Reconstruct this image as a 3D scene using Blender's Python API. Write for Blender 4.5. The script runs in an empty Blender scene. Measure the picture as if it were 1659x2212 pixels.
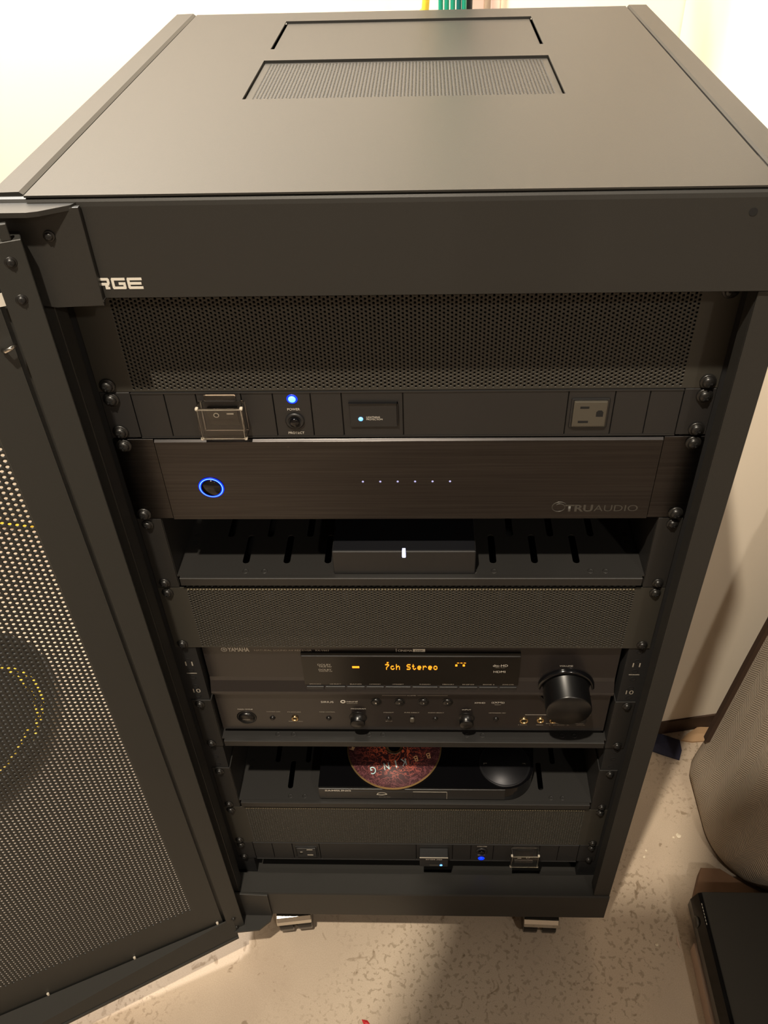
import bpy, bmesh, math, random
import numpy as np
from mathutils import Matrix, Vector
random.seed(7)
S = 0.001; ZF = 925.0            # model written in millimetres; z = 0 mm is a rack reference, the floor is z = -925 mm
scn = bpy.context.scene
COL = scn.collection
def W(x, y, z): return Vector((x*S, y*S, (z+ZF)*S))

# ---------------------------------------------------------------- camera
cam = bpy.data.objects.new('camera', bpy.data.cameras.new('camera')); COL.objects.link(cam)
R = [[0.99950715, 0.02174617, -0.02263988], [-0.00322493, -0.64625293, -0.76311647], [-0.03122595, 0.76281338, -0.6458643]]
cx, cy, cz = R[0], [-v for v in R[1]], [-v for v in R[2]]
p = W(17.1036, -555.3055, 363.7717)
cam.matrix_world = Matrix(((cx[0], cy[0], cz[0], p.x), (cx[1], cy[1], cz[1], p.y), (cx[2], cy[2], cz[2], p.z), (0, 0, 0, 1)))
cam.data.sensor_fit = 'VERTICAL'; cam.data.sensor_height = 24.0; cam.data.lens = 1826.6524/2212*24
cam.data.shift_x = -(864.925-829.5)/2212; cam.data.shift_y = (1068.144-1106)/2212
cam.data.clip_start = 0.01; cam.data.clip_end = 50
scn.camera = cam
# ---------------------------------------------------------------- world, lamps, exposure
world = bpy.data.worlds.new('room_air'); scn.world = world; world.use_nodes = True
bg = world.node_tree.nodes['Background']; bg.inputs[0].default_value = (1.0, 0.90, 0.79, 1); bg.inputs[1].default_value = 0.06
def lamp(name, loc, power, size, color):
    d = bpy.data.lights.new(name, 'POINT'); d.energy = power; d.shadow_soft_size = size; d.color = color
    o = bpy.data.objects.new(name, d); COL.objects.link(o); o.location = W(*loc); return o
lamp('ceiling_bulb', (-250, -850, 1850), 285, 0.03, (1.0, 0.875, 0.70))
lamp('right_ceiling_bulb', (900, -1700, 1300), 46, 0.04, (1.0, 0.90, 0.76))
lamp('back_wall_bulb', (-600, 400, 1080), 125, 0.08, (1.0, 0.95, 0.88))
scn.view_settings.view_transform = 'Standard'; scn.view_settings.look = 'None'
scn.view_settings.exposure = 0.0; scn.view_settings.gamma = 1.0; scn.view_settings.use_curve_mapping = False

# ---------------------------------------------------------------- materials
def lin(c):
    return tuple(((v/255)/12.92 if v/255 <= 0.04045 else ((v/255+0.055)/1.055)**2.4) for v in c)
def mat(name, rgb, rough=0.5, metal=0.0, spec=0.5, noise=0.0, nscale=900, bump=0.0, coat=0.0, stretch=None, emit=None, estr=0):
    m = bpy.data.materials.new(name); m.use_nodes = True
    nt = m.node_tree; b = nt.nodes['Principled BSDF']
    c = (*lin(rgb), 1)
    b.inputs['Base Color'].default_value = c; b.inputs['Roughness'].default_value = rough
    b.inputs['Metallic'].default_value = metal; b.inputs['Specular IOR Level'].default_value = spec
    b.inputs['Coat Weight'].default_value = coat
    if emit: b.inputs['Emission Color'].default_value = (*emit, 1); b.inputs['Emission Strength'].default_value = estr
    if noise or bump:
        tc = nt.nodes.new('ShaderNodeTexCoord'); mp = nt.nodes.new('ShaderNodeMapping'); n = nt.nodes.new('ShaderNodeTexNoise')
        nt.links.new(tc.outputs['Object'], mp.inputs[0]); nt.links.new(mp.outputs[0], n.inputs['Vector'])
        if stretch: mp.inputs['Scale'].default_value = stretch
        n.inputs['Scale'].default_value = nscale; n.inputs['Detail'].default_value = 3
        if noise:
            mx = nt.nodes.new('ShaderNodeMix'); mx.data_type = 'RGBA'
            mx.inputs[6].default_value = tuple(v*(1-noise) for v in c[:3])+(1,); mx.inputs[7].default_value = tuple(min(1, v*(1+noise)) for v in c[:3])+(1,)
            nt.links.new(n.outputs['Fac'], mx.inputs[0]); nt.links.new(mx.outputs[2], b.inputs['Base Color'])
        if bump:
            bp = nt.nodes.new('ShaderNodeBump'); bp.inputs['Strength'].default_value = bump; bp.inputs['Distance'].default_value = 0.0003
            nt.links.new(n.outputs['Fac'], bp.inputs['Height']); nt.links.new(bp.outputs[0], b.inputs['Normal'])
    return m
POW = mat('black_powder_coat', (42, 41, 39), 0.46, spec=0.3, noise=0.12, nscale=1400, bump=0.12)
POWD = mat('black_powder_coat_door', (43, 43, 41), 0.5, spec=0.35, noise=0.12, nscale=1400, bump=0.12)
VENT = mat('black_vent_paint', (48, 46, 41), 0.5, noise=0.1, nscale=1400)
EDGEHI = mat('painted_edge_highlight', (120, 112, 92), 0.45)  # light colour standing in for the highlight along vent panel top edges
INNER = mat('black_inner_steel', (26, 26, 27), 0.6)
SHELF = mat('black_shelf_steel', (31, 30, 29), 0.5, noise=0.1, nscale=1500)
ANOD = mat('brushed_black_aluminium', (68, 66, 66), 0.30, metal=1.0, noise=0.42, nscale=560, stretch=(0.014, 1, 1), bump=0.35)
PLAS = mat('black_plastic', (29, 29, 30), 0.42)
MODULE = mat('matte_black_module', (32, 31, 31), 0.5, noise=0.1, nscale=1500)
GLOSS = mat('glossy_black_plastic', (10, 10, 12), 0.12)
RCV = mat('receiver_black_face', (32, 29, 29), 0.22, spec=0.6, noise=0.08, nscale=1200)
RCVG = mat('receiver_display_glass', (16, 15, 13), 0.12)
SCREW = mat('black_screw', (24, 23, 22), 0.38)
DARK = mat('dark_recess', (6, 6, 7), 0.8)
WHITE = mat('white_print', (205, 200, 190), 0.6)
GREYP = mat('grey_print', (165, 158, 146), 0.6)
DIMP = mat('dim_etched_print', (74, 72, 68), 0.35, metal=0.4)
SILVER = mat('chrome', (225, 222, 215), 0.10, metal=1.0)
GOLD = mat('gold_socket_ring', (215, 188, 140), 0.25, metal=1.0)
OUTL = mat('outlet_dark_plastic', (70, 66, 58), 0.4)
BLUE = mat('blue_led', (4, 10, 160), 0.4, emit=(0.0, 0.03, 1.0), estr=1.8)
BLUEC = mat('blue_led_core', (120, 180, 255), 0.4, emit=(0.12, 0.40, 1.0), estr=1.9)
WLED = mat('cool_white_led', (170, 180, 255), 0.4, emit=(0.55, 0.6, 1.0), estr=4)
PIN = mat('pinpoint_led', (150, 150, 210), 0.4, emit=(0.5, 0.5, 0.9), estr=0.6)
AMBER = mat('amber_display_dots', (255, 150, 20), 0.5, emit=(1.0, 0.30, 0.015), estr=1.5)
KNOB = mat('satin_black_knob', (9, 9, 10), 0.3)
GREEN = mat('green_cable_jacket', (30, 140, 112), 0.4)
GREEN2 = mat('dark_teal_cable_jacket', (20, 96, 92), 0.4)
YELC = mat('yellow_cord_jacket', (225, 190, 60), 0.45)
BLKC = mat('black_rubber', (20, 20, 21), 0.5)
CARD = mat('brown_cardboard', (112, 84, 62), 0.85, noise=0.15, nscale=60)
PAPER = mat('white_card', (205, 180, 162), 0.7)
TAPE = mat('blue_cloth', (42, 42, 62), 0.85, noise=0.2, nscale=200)
TAN = mat('tan_paper', (170, 138, 104), 0.8)
WOODD = mat('dark_brown_board', (62, 44, 32), 0.7, noise=0.2, nscale=40)
REDM = mat('red_fleck', (190, 30, 40), 0.6)
PLASTER = mat('plaster_fleck', (225, 212, 190), 0.8)
CREAM = mat('cream_wall_paint', (234, 222, 204), 0.85, noise=0.02, nscale=6, bump=0.15)
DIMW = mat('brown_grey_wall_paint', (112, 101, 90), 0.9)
def clear_mat():
    m = bpy.data.materials.new('clear_acrylic'); m.use_nodes = True
    b = m.node_tree.nodes['Principled BSDF']; b.inputs['Base Color'].default_value = (0.97, 0.95, 0.93, 1)
    b.inputs['Roughness'].default_value = 0.02; b.inputs['Transmission Weight'].default_value = 1.0; b.inputs['IOR'].default_value = 1.3
    return m
CLEAR = clear_mat()
GLINT = mat('painted_glint', (200, 192, 178), 0.12, spec=0.8)  # pale colour for painted highlights on cover edges and bright door holes
def concrete():
    m = bpy.data.materials.new('worn_concrete'); m.use_nodes = True; nt = m.node_tree; b = nt.nodes['Principled BSDF']
    tc = nt.nodes.new('ShaderNodeTexCoord')
    def noise(scale, detail=4, dist=0.0, rough=0.5):
        n = nt.nodes.new('ShaderNodeTexNoise'); n.inputs['Scale'].default_value = scale; n.inputs['Detail'].default_value = detail
        n.inputs['Distortion'].default_value = dist; n.inputs['Roughness'].default_value = rough
        nt.links.new(tc.outputs['Object'], n.inputs['Vector']); return n
    def ramp(src, a, c1, bb, c2):
        r = nt.nodes.new('ShaderNodeValToRGB'); r.color_ramp.elements[0].position = a; r.color_ramp.elements[0].color = (*c1, 1)
        r.color_ramp.elements[1].position = bb; r.color_ramp.elements[1].color = (*c2, 1); nt.links.new(src, r.inputs[0]); return r
    def mult(a, c, fac=1.0):
        mx = nt.nodes.new('ShaderNodeMix'); mx.data_type = 'RGBA'; mx.blend_type = 'MULTIPLY'; mx.inputs[0].default_value = fac
        nt.links.new(a, mx.inputs[6]); nt.links.new(c, mx.inputs[7]); return mx.outputs[2]
    base = ramp(noise(3.2, 5).outputs['Fac'], 0.3, lin((176, 158, 140)), 0.7, lin((204, 188, 168)))
    flakes = ramp(noise(150, 2, 0.3).outputs['Fac'], 0.555, (1, 1, 1), 0.62, (0.70, 0.68, 0.64))
    zone = ramp(noise(5.0, 3).outputs['Fac'], 0.44, (0, 0, 0), 0.58, (1, 1, 1))
    mz = nt.nodes.new('ShaderNodeMix'); mz.data_type = 'RGBA'; mz.inputs[6].default_value = (0.97, 0.97, 0.97, 1)
    nt.links.new(zone.outputs[0], mz.inputs[0]); nt.links.new(flakes.outputs[0], mz.inputs[7])
    grain = ramp(noise(700, 2).outputs['Fac'], 0.35, (0.90, 0.89, 0.87), 0.65, (1, 1, 1))
    spots = ramp(noise(38, 3, 1.0).outputs['Fac'], 0.66, (1, 1, 1), 0.72, (0.62, 0.58, 0.52))
    c = mult(base.outputs[0], mz.outputs[2]); c = mult(c, grain.outputs[0]); c = mult(c, spots.outputs[0])
    nt.links.new(c, b.inputs['Base Color']); b.inputs['Roughness'].default_value = 0.7
    bp = nt.nodes.new('ShaderNodeBump'); bp.inputs['Strength'].default_value = 0.25; bp.inputs['Distance'].default_value = 0.001
    nt.links.new(noise(180, 3).outputs['Fac'], bp.inputs['Height']); nt.links.new(bp.outputs[0], b.inputs['Normal'])
    return m
CONC = concrete()
def fabric():
    m = bpy.data.materials.new('herringbone_fabric'); m.use_nodes = True; nt = m.node_tree; b = nt.nodes['Principled BSDF']
    uv = nt.nodes.new('ShaderNodeUVMap'); sx = nt.nodes.new('ShaderNodeSeparateXYZ'); nt.links.new(uv.outputs[0], sx.inputs[0])
    def mth(op, a, bb=None):
        n = nt.nodes.new('ShaderNodeMath'); n.operation = op
        for i, v in enumerate((a, bb)):
            if v is None: continue
            if isinstance(v, (int, float)): n.inputs[i].default_value = v
            else: nt.links.new(v, n.inputs[i])
        return n.outputs[0]
    # uv in metres: u across, v up. zigzag every 46 mm, ribs every 5.2 mm
    z = mth('PINGPONG', sx.outputs[0], 0.02)
    t = mth('ADD', sx.outputs[1], mth('MULTIPLY', z, 0.9))
    s = mth('SINE', mth('MULTIPLY', t, 2*math.pi/0.0042))
    s2 = mth('SINE', mth('MULTIPLY', sx.outputs[0], 2*math.pi/0.0034))
    h = mth('ADD', mth('MULTIPLY', s, 0.36), mth('MULTIPLY', mth('MULTIPLY', s, s2), 0.16))
    f = mth('ADD', h, 0.5)
    r = nt.nodes.new('ShaderNodeValToRGB'); r.color_ramp.elements[0].color = (*lin((128, 115, 102)), 1); r.color_ramp.elements[1].color = (*lin((212, 197, 178)), 1)
    nt.links.new(f, r.inputs[0]); nt.links.new(r.outputs[0], b.inputs['Base Color']); b.inputs['Roughness'].default_value = 0.95
    b.inputs['Specular IOR Level'].default_value = 0.1
    bp = nt.nodes.new('ShaderNodeBump'); bp.inputs['Strength'].default_value = 0.6; bp.inputs['Distance'].default_value = 0.0012
    nt.links.new(f, bp.inputs['Height']); nt.links.new(bp.outputs[0], b.inputs['Normal'])
    return m
FAB = fabric()
def disc_mat():
    m = bpy.data.materials.new('disc_flame_print'); m.use_nodes = True; nt = m.node_tree; b = nt.nodes['Principled BSDF']
    tc = nt.nodes.new('ShaderNodeTexCoord')
    ln = nt.nodes.new('ShaderNodeVectorMath'); ln.operation = 'LENGTH'; nt.links.new(tc.outputs['Object'], ln.inputs[0])
    n = nt.nodes.new('ShaderNodeTexNoise'); n.inputs['Scale'].default_value = 105; n.inputs['Detail'].default_value = 1.0; n.inputs['Distortion'].default_value = 2.2
    nt.links.new(tc.outputs['Object'], n.inputs['Vector'])
    r = nt.nodes.new('ShaderNodeValToRGB'); e = r.color_ramp.elements
    e[0].position = 0.47; e[0].color = (0, 0, 0, 1); e[1].position = 0.50; e[1].color = (1, 1, 1, 1)
    e2 = e.new(0.56); e2.color = (1, 1, 1, 1); e3 = e.new(0.59); e3.color = (0, 0, 0, 1)
    nt.links.new(n.outputs['Fac'], r.inputs[0])
    g = nt.nodes.new('ShaderNodeMapRange'); g.inputs['From Min'].default_value = 0.014; g.inputs['From Max'].default_value = 0.052
    nt.links.new(ln.outputs['Value'], g.inputs['Value'])
    fl = nt.nodes.new('ShaderNodeValToRGB'); fe = fl.color_ramp.elements
    fe[0].color = (*lin((228, 112, 74)), 1); fe[1].color = (*lin((104, 62, 66)), 1); fm = fe.new(0.5); fm.color = (*lin((168, 82, 66)), 1)
    nt.links.new(g.outputs[0], fl.inputs[0])
    mx = nt.nodes.new('ShaderNodeMix'); mx.data_type = 'RGBA'; mx.inputs[6].default_value = (*lin((64, 34, 38)), 1)
    nt.links.new(r.outputs[0], mx.inputs[0]); nt.links.new(fl.outputs[0], mx.inputs[7]); nt.links.new(mx.outputs[2], b.inputs['Base Color'])
    b.inputs['Roughness'].default_value = 0.5; b.inputs['Specular IOR Level'].default_value = 0.25
    return m
DISC = disc_mat()

# ---------------------------------------------------------------- helpers
ORG = {}
def tag(o, label=None, cat=None, group=None, kind=None):
    if label: o['label'] = label
    if cat: o['category'] = cat
    if group: o['group'] = group
    if kind: o['kind'] = kind
    return o
def thing(name, label, cat, org, group=None):
    o = bpy.data.objects.new(name, None); COL.objects.link(o); o.location = W(*org); o.empty_display_size = 0.02
    ORG[o] = org; return tag(o, label, cat, group)
def link(name, me, parent=None, org=None):
    o = bpy.data.objects.new(name, me); COL.objects.link(o)
    if parent is not None: o.parent = parent; ORG[o] = ORG[parent]
    elif org is not None: o.location = W(*org); ORG[o] = org
    return o
class MB:
    """collects shapes given in model millimetres, links them as one mesh object"""
    def __init__(s): s.bm = bmesh.new(); s.mi = 0; s.mats = []
    def m(s, material):
        if material not in s.mats: s.mats.append(material)
        s.mi = s.mats.index(material); return s
    def _fin(s, geom_verts):
        fs = {f for v in geom_verts for f in v.link_faces}
        for f in fs: f.material_index = s.mi
        return s
    def box(s, x0, x1, y0, y1, z0, z1, bev=0, seg=2):
        vs = [s.bm.verts.new((x, y, z)) for x in (x0, x1) for y in (y0, y1) for z in (z0, z1)]
        q = [(0, 1, 3, 2), (4, 6, 7, 5), (0, 4, 5, 1), (2, 3, 7, 6), (0, 2, 6, 4), (1, 5, 7, 3)]
        fs = [s.bm.faces.new([vs[i] for i in f]) for f in q]
        for f in fs: f.material_index = s.mi
        if bev:
            es = list({e for f in fs for e in f.edges})
            r = bmesh.ops.bevel(s.bm, geom=es, offset=bev, segments=seg, affect='EDGES', profile=0.5)
            for f in r['faces']: f.material_index = s.mi
        return s
    def prism(s, pts, axis, a, b, bev=0):
        """pts 2-D polygon; axis 'x': pts=(y,z); 'y': pts=(x,z); 'z': pts=(x,y)"""
        def P(q, t): return {'x': (t, q[0], q[1]), 'y': (q[0], t, q[1]), 'z': (q[0], q[1], t)}[axis]
        A = [s.bm.verts.new(P(q, a)) for q in pts]; B = [s.bm.verts.new(P(q, b)) for q in pts]; n = len(pts)
        fs = [s.bm.faces.new(A), s.bm.faces.new(B[::-1])] + [s.bm.faces.new((A[i], B[i], B[(i+1) % n], A[(i+1) % n])) for i in range(n)]
        for f in fs: f.material_index = s.mi
        if bev:
            es = list({e for f in fs[:2] for e in f.edges})
            r = bmesh.ops.bevel(s.bm, geom=es, offset=bev, segments=2, affect='EDGES', profile=0.5)
            for f in r['faces']: f.material_index = s.mi
        return s
    def lathe(s, c, axis, prof, n=24, caps=True):
        """prof: list of (radius, offset along axis) ; axis a unit vector"""
        ax = Vector(axis).normalized(); u = ax.orthogonal().normalized(); v = ax.cross(u); c = Vector(c); rings = []
        for r, t in prof:
            if r <= 1e-6: rings.append([s.bm.verts.new(c+ax*t)]); continue
            rings.append([s.bm.verts.new(c+ax*t+(u*math.cos(2*math.pi*i/n)+v*math.sin(2*math.pi*i/n))*r) for i in range(n)])
        for a, b in zip(rings, rings[1:]):
            for i in range(n):
                j = (i+1) % n
                if len(a) == 1 and len(b) == 1: break
                if len(a) == 1: f = s.bm.faces.new((a[0], b[j], b[i]))
                elif len(b) == 1: f = s.bm.faces.new((a[i], a[j], b[0]))
                else: f = s.bm.faces.new((a[i], a[j], b[j], b[i]))
                f.material_index = s.mi; f.smooth = True
        if caps:
            for rg in (rings[0], rings[-1]):
                if len(rg) > 2: f = s.bm.faces.new(rg); f.material_index = s.mi
        return s
    def tube(s, pts, r, n=8):
        pts = [Vector(q) for q in pts]; rings = []
        for i, q in enumerate(pts):
            t = (pts[min(i+1, len(pts)-1)]-pts[max(i-1, 0)]).normalized()
            u = t.cross(Vector((0, 0, 1)));
            if u.length < 0.05: u = t.cross(Vector((0, 1, 0)))
            u.normalize(); v = t.cross(u)
            rings.append([s.bm.verts.new(q+(u*math.cos(2*math.pi*k/n)+v*math.sin(2*math.pi*k/n))*r) for k in range(n)])
        for a, b in zip(rings, rings[1:]):
            for i in range(n):
                f = s.bm.faces.new((a[i], a[(i+1) % n], b[(i+1) % n], b[i])); f.smooth = True; f.material_index = s.mi
        for rg in (rings[0], rings[-1]): f = s.bm.faces.new(rg); f.material_index = s.mi
        return s
    def build(s, name, material, parent=None, org=None, xf=None):
        o0 = Vector(ORG[parent] if parent is not None else (org or (0, 0, -ZF)))
        if xf is not None: bmesh.ops.transform(s.bm, matrix=xf, verts=s.bm.verts)
        bmesh.ops.recalc_face_normals(s.bm, faces=s.bm.faces)
        for v in s.bm.verts: v.co = (v.co-o0)*S
        me = bpy.data.meshes.new(name); s.bm.to_mesh(me); s.bm.free()
        for m_ in (s.mats or [material]): me.materials.append(m_)
        return link(name, me, parent, None if parent is not None else (org or (0, 0, -ZF)))
def slot_pts(cx, cz, w, h, n=6):
    r = w/2; out = []
    for k in range(n+1): a = math.pi*k/n; out.append((cx+r*math.cos(a), cz+h/2-r+r*math.sin(a)))
    for k in range(n+1): a = math.pi+math.pi*k/n; out.append((cx+r*math.cos(a), cz-h/2+r+r*math.sin(a)))
    return out
def perf_mesh(name, o, eu, ev, w, h, pu, pv, r, depth, material):
    """perforated sheet: columns pu apart, holes pv apart, odd columns shifted half a pitch. o = corner (mm, relative), eu/ev unit axes, depth along -normal"""
    eu = np.array(eu, float); ev = np.array(ev, float); nn = np.cross(eu, ev); o = np.array(o, float)
    nc = int(round(w/pu)); pu = w/nc; nr = int(round(h/pv)); pv = h/nr
    ang = np.arange(8)*math.pi/4; ca, sa = np.cos(ang), np.sin(ang)
    sq = np.array([(1, 0), (1, 1), (0, 1), (-1, 1), (-1, 0), (-1, -1), (0, -1), (1, -1)], float)*0.5
    cu, cv, su, sv = [], [], [], []
    for i in range(nc):
        u0 = (i+.5)*pu
        if i % 2 == 0:
            for j in range(nr): cu.append(u0); cv.append((j+.5)*pv)
        else:
            for j in range(1, nr): cu.append(u0); cv.append(j*pv)
            su += [u0, u0]; sv += [pv*.25, h-pv*.25]
    cu = np.array(cu); cv = np.array(cv); N = len(cu)
    def P(u, v, d): return o+u[..., None]*eu+v[..., None]*ev-d*nn
    outer = P(cu[:, None]+sq[:, 0]*pu, cv[:, None]+sq[:, 1]*pv, 0.0)
    inner = P(cu[:, None]+ca*r, cv[:, None]+sa*r, 0.0); back = P(cu[:, None]+ca*r, cv[:, None]+sa*r, depth)
    V = np.concatenate([outer, inner, back], 1).reshape(-1, 3)
    k = np.arange(8); k2 = (k+1) % 8
    f1 = np.stack([k, k2, k2+8, k+8], 1); f2 = np.stack([k+8, k2+8, k2+16, k+16], 1); ff = np.concatenate([f1, f2])
    F = (ff[None]+(np.arange(N)*24)[:, None, None]).reshape(-1, 4)
    su = np.array(su); sv = np.array(sv)
    if len(su):
        q = np.array([(-.5, -.25), (.5, -.25), (.5, .25), (-.5, .25)])
        VV = P(su[:, None]+q[:, 0]*pu, sv[:, None]+q[:, 1]*pv, 0.0).reshape(-1, 3)
        F = np.concatenate([F, np.arange(len(VV)).reshape(-1, 4)+len(V)]); V = np.concatenate([V, VV])
    me = bpy.data.meshes.new(name); me.vertices.add(len(V)); me.vertices.foreach_set('co', (V*S).astype(np.float32).ravel())
    me.loops.add(F.size); me.loops.foreach_set('vertex_index', F.astype(np.int32).ravel())
    me.polygons.add(len(F)); me.polygons.foreach_set('loop_start', (np.arange(len(F))*4).astype(np.int32))
    try: me.polygons.foreach_set('loop_total', np.full(len(F), 4, np.int32))
    except Exception: pass
    me.update(calc_edges=True); me.validate(); me.materials.append(material)
    return me
def perf(name, parent, o, eu, ev, w, h, pu, pv, r, depth, material):
    oo = Vector(o)-Vector(ORG[parent])
    return link(name, perf_mesh(name, oo, eu, ev, w, h, pu, pv, r, depth, material), parent)
def text(name, string, x0, x1, z0, z1, y, material, parent, rot=0.0, fat=0.0, plane='y', space=1.0, th=0.15):
    """lettering fitted to the box x0..x1, z0..z1 on the plane y (or x0..x1 / y0..y1 on plane z=y if plane='z')"""
    cu = bpy.data.curves.new('t', 'FONT'); cu.body = string; cu.size = 1.0; cu.offset = fat; cu.space_character = space; cu.resolution_u = 3
    ob = bpy.data.objects.new('t', cu); COL.objects.link(ob)
    bpy.context.view_layer.update()
    me = bpy.data.meshes.new_from_object(ob.evaluated_get(bpy.context.evaluated_depsgraph_get()))
    bpy.data.objects.remove(ob); bpy.data.curves.remove(cu)
    n = len(me.vertices); co = np.empty(n*3, np.float32); me.vertices.foreach_get('co', co); co = co.reshape(-1, 3)
    mn, mx = co.min(0), co.max(0)
    u = (co[:, 0]-mn[0])/max(1e-6, mx[0]-mn[0])-.5; v = (co[:, 1]-mn[1])/max(1e-6, mx[1]-mn[1])-.5
    w, h = x1-x0, z1-z0; c, s_ = math.cos(rot), math.sin(rot)
    U = u*w; V = v*h; A = (x0+x1)/2+U*c-V*s_; B = (z0+z1)/2+U*s_+V*c
    o = np.array(ORG[parent])
    P = np.stack([A, np.full(n, y-th), B], 1) if plane == 'y' else np.stack([A, B, np.full(n, y+th)], 1)
    me.vertices.foreach_set('co', ((P-o)*S).astype(np.float32).ravel()); me.update()
    me.name = name; me.materials.clear(); me.materials.append(material)
    return link(name, me, parent)

# screw meshes, shared by every copy (facing -y)
def screw_mesh():
    b = MB(); b.m(SCREW).lathe((0, 0, 0), (0, -1, 0), [(6.4, 0), (6.4, 1.0), (5.6, 1.8), (4.7, 1.4), (4.6, 2.2), (3.9, 3.6), (2.4, 4.3), (0, 4.5)], 16)
    b.m(DARK).box(-2.6, 2.6, -4.75, -3.0, -0.55, 0.55); b.box(-0.55, 0.55, -4.75, -3.0, -2.6, 2.6)
    me = bpy.data.meshes.new('screw')
    for v in b.bm.verts: v.co *= S
    bmesh.ops.recalc_face_normals(b.bm, faces=b.bm.faces)
    b.bm.to_mesh(me); b.bm.free(); me.materials.append(SCREW); me.materials.append(DARK); return me
SCREWM = screw_mesh()
def screw(parent, x, y, z, scale=1.0, rz=None):
    o = bpy.data.objects.new('screw', SCREWM); COL.objects.link(o); o.parent = parent; ORG[o] = ORG[parent]
    o.location = (Vector((x, y, z))-Vector(ORG[parent]))*S; o.scale = (scale,)*3
    o.rotation_euler = (0, random.uniform(0, 3), 0) if rz is None else (0, 0, rz)
    return o

# ================================================================ SETTING
def struct(o): o['kind'] = 'structure'; return o
struct(MB().box(-3200, 2200, -3000, 1500, -1005, -925).build('floor', CONC))
struct(MB().box(-3200, 2200, 874, 980, -925, 1900).build('wall_back', CREAM))
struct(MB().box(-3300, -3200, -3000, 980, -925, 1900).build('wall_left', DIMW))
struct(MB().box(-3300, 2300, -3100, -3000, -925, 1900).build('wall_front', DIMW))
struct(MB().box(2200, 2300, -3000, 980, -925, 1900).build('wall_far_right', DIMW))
# the wall to the right juts forward, its foot is turned a little towards the rack
wa = (400, 312.5); wb = (1700, 538.5)
struct(MB().prism([wa, wb, (1700, 870), (400, 870)], 'z', -890, 1900).build('wall_right', CREAM))
struct(MB().prism([(401, 309.5), (1700, 535.5), (1700, 860), (401, 860)], 'z', -924.6, -890.2).build('baseboard_right', WOODD))

# ================================================================ RACK CABINET
rack = thing('equipment_rack', 'tall black steel equipment rack on casters with its perforated door swung open', 'rack', (0, 225, -925))
# top
b = MB(); b.box(-234, -130, -37.5, 491, 169.2, 170.5).box(128, 234, -37.5, 491, 169.2, 170.5)
b.box(-130, 128, -37.5, 164, 169.2, 170.5).box(-130, 128, 286, 328, 167.5, 170.5).box(-130, 128, 449, 491, 167.5, 170.5)
b.build('top_cover', POW, rack)
MB().box(-128.4, 126.4, 329.5, 447.5, 164.8, 168.4, 0.8).build('access_hatch', POW, rack)
g = perf('vent_grille', rack, (-124, 168, 168.2), (1, 0, 0), (0, 1, 0), 246, 114, 3.0, 3.46, 0.98, 1.2, POW)
MB().box(-129, -124, 165, 285, 166.6, 168.2).box(122, 127, 165, 285, 166.6, 168.2).box(-124, 122, 165, 168, 166.6, 168.2).box(-124, 122, 282, 285, 166.6, 168.2).build('vent_frame', POW, rack)
MB().box(-230, 230, -30, 480, 132, 134).build('under_tray', INNER, rack)
MB().prism([(-258.5, 160), (-258.5, 168.5), (-256.5, 171), (-238.5, 171.4), (-236, 169.5), (-235.6, 160)], 'y', -33, 493).build('side_trim', POW, rack)
MB().prism([(258.5, 160), (258.5, 168.5), (256.5, 171), (238, 171.2), (236.4, 169.8), (235.9, 160)], 'y', -33, 493).build('side_trim', POW, rack)
# header
b = MB(); b.prism([(-36, 99.5), (-38.5, 101), (-38.5, 163.5), (-37.9, 166.3), (-36.6, 168.1), (-34.5, 168.9), (20, 168.9), (20, 163), (-34, 163), (-34, 102), (10, 102), (10, 99.5)], 'x', -258, 258.3)
h = b.build('header_panel', POW, rack)
MB().m(DARK).lathe((219.6, -38.6, 154.4), (0, -1, 0), [(2.7, 0), (2.7, 0.15)], 16).build('screw_hole', DARK, rack)
b = MB(); lw, lh, st = 9.3, 8.0, 1.75
def sq(x, bars):
    for q_, (a, c_, d_, e_) in enumerate(bars): b.box(x+a*lw, x+c_*lw, -38.75-.02*q_, -38.45, 107.3+d_*lh, 107.3+e_*lh)
t_ = st/lw; v_ = st/lh
sq(-224.0, [(0, t_, 0, 1), (0, 1, 1-v_, 1), (0, .8, .42, .42+v_)])
sq(-213.4, [(0, t_, .08, .92), (1-t_, 1, .08, .92), (.04, .96, 1-v_, 1), (.04, .96, 0, v_)])
sq(-202.9, [(0, t_, 0, 1), (0, .94, 1-v_, 1), (1-t_, 1, .5, .92), (0, .94, .34, .34+v_), (.62, .62+t_*1.2, 0, .4), (.72, .72+t_*1.2, 0, .2)])
sq(-192.3, [(0, t_, .08, .92), (.04, 1, 1-v_, 1), (.04, .96, 0, v_), (1-t_, 1, .06, .5), (.5, 1, .38, .38+v_)])
sq(-181.7, [(0, t_, .08, .92), (.04, 1.08, 1-v_, 1), (.04, 1.08, 0, v_), (0, 1.0, .39, .39+v_)])
b.build('logo_lettering', WHITE, h)
# side walls, back, base
MB().box(-257.5, -255.5, -30, 490, -776, 160).build('side_panel', POW, rack)
MB().box(255.5, 257.5, -30, 490, -776, 160).build('side_panel', POW, rack)
MB().box(-255, 255, 486, 489, -776, 160).build('back_panel', INNER, rack)
b = MB(); b.prism([(-38.5, -837.5), (-38.5, -778), (-37, -776.3), (-10, -776.3), (-10, -781), (-35, -781), (-35, -837.5)], 'x', -258, 258.3)
b.box(-255, 255, -10, 489, -800, -797); b.box(-258, 258, 486, 491, -837.5, -776)
b.box(-258, -255, -34, 490, -837.5, -776).box(255, 258, -34, 490, -837.5, -776)
b.build('base_frame', POW, rack)
MB().box(-257, 257, -34, 489, -837.3, -833).build('base_plate', INNER, rack)
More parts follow.
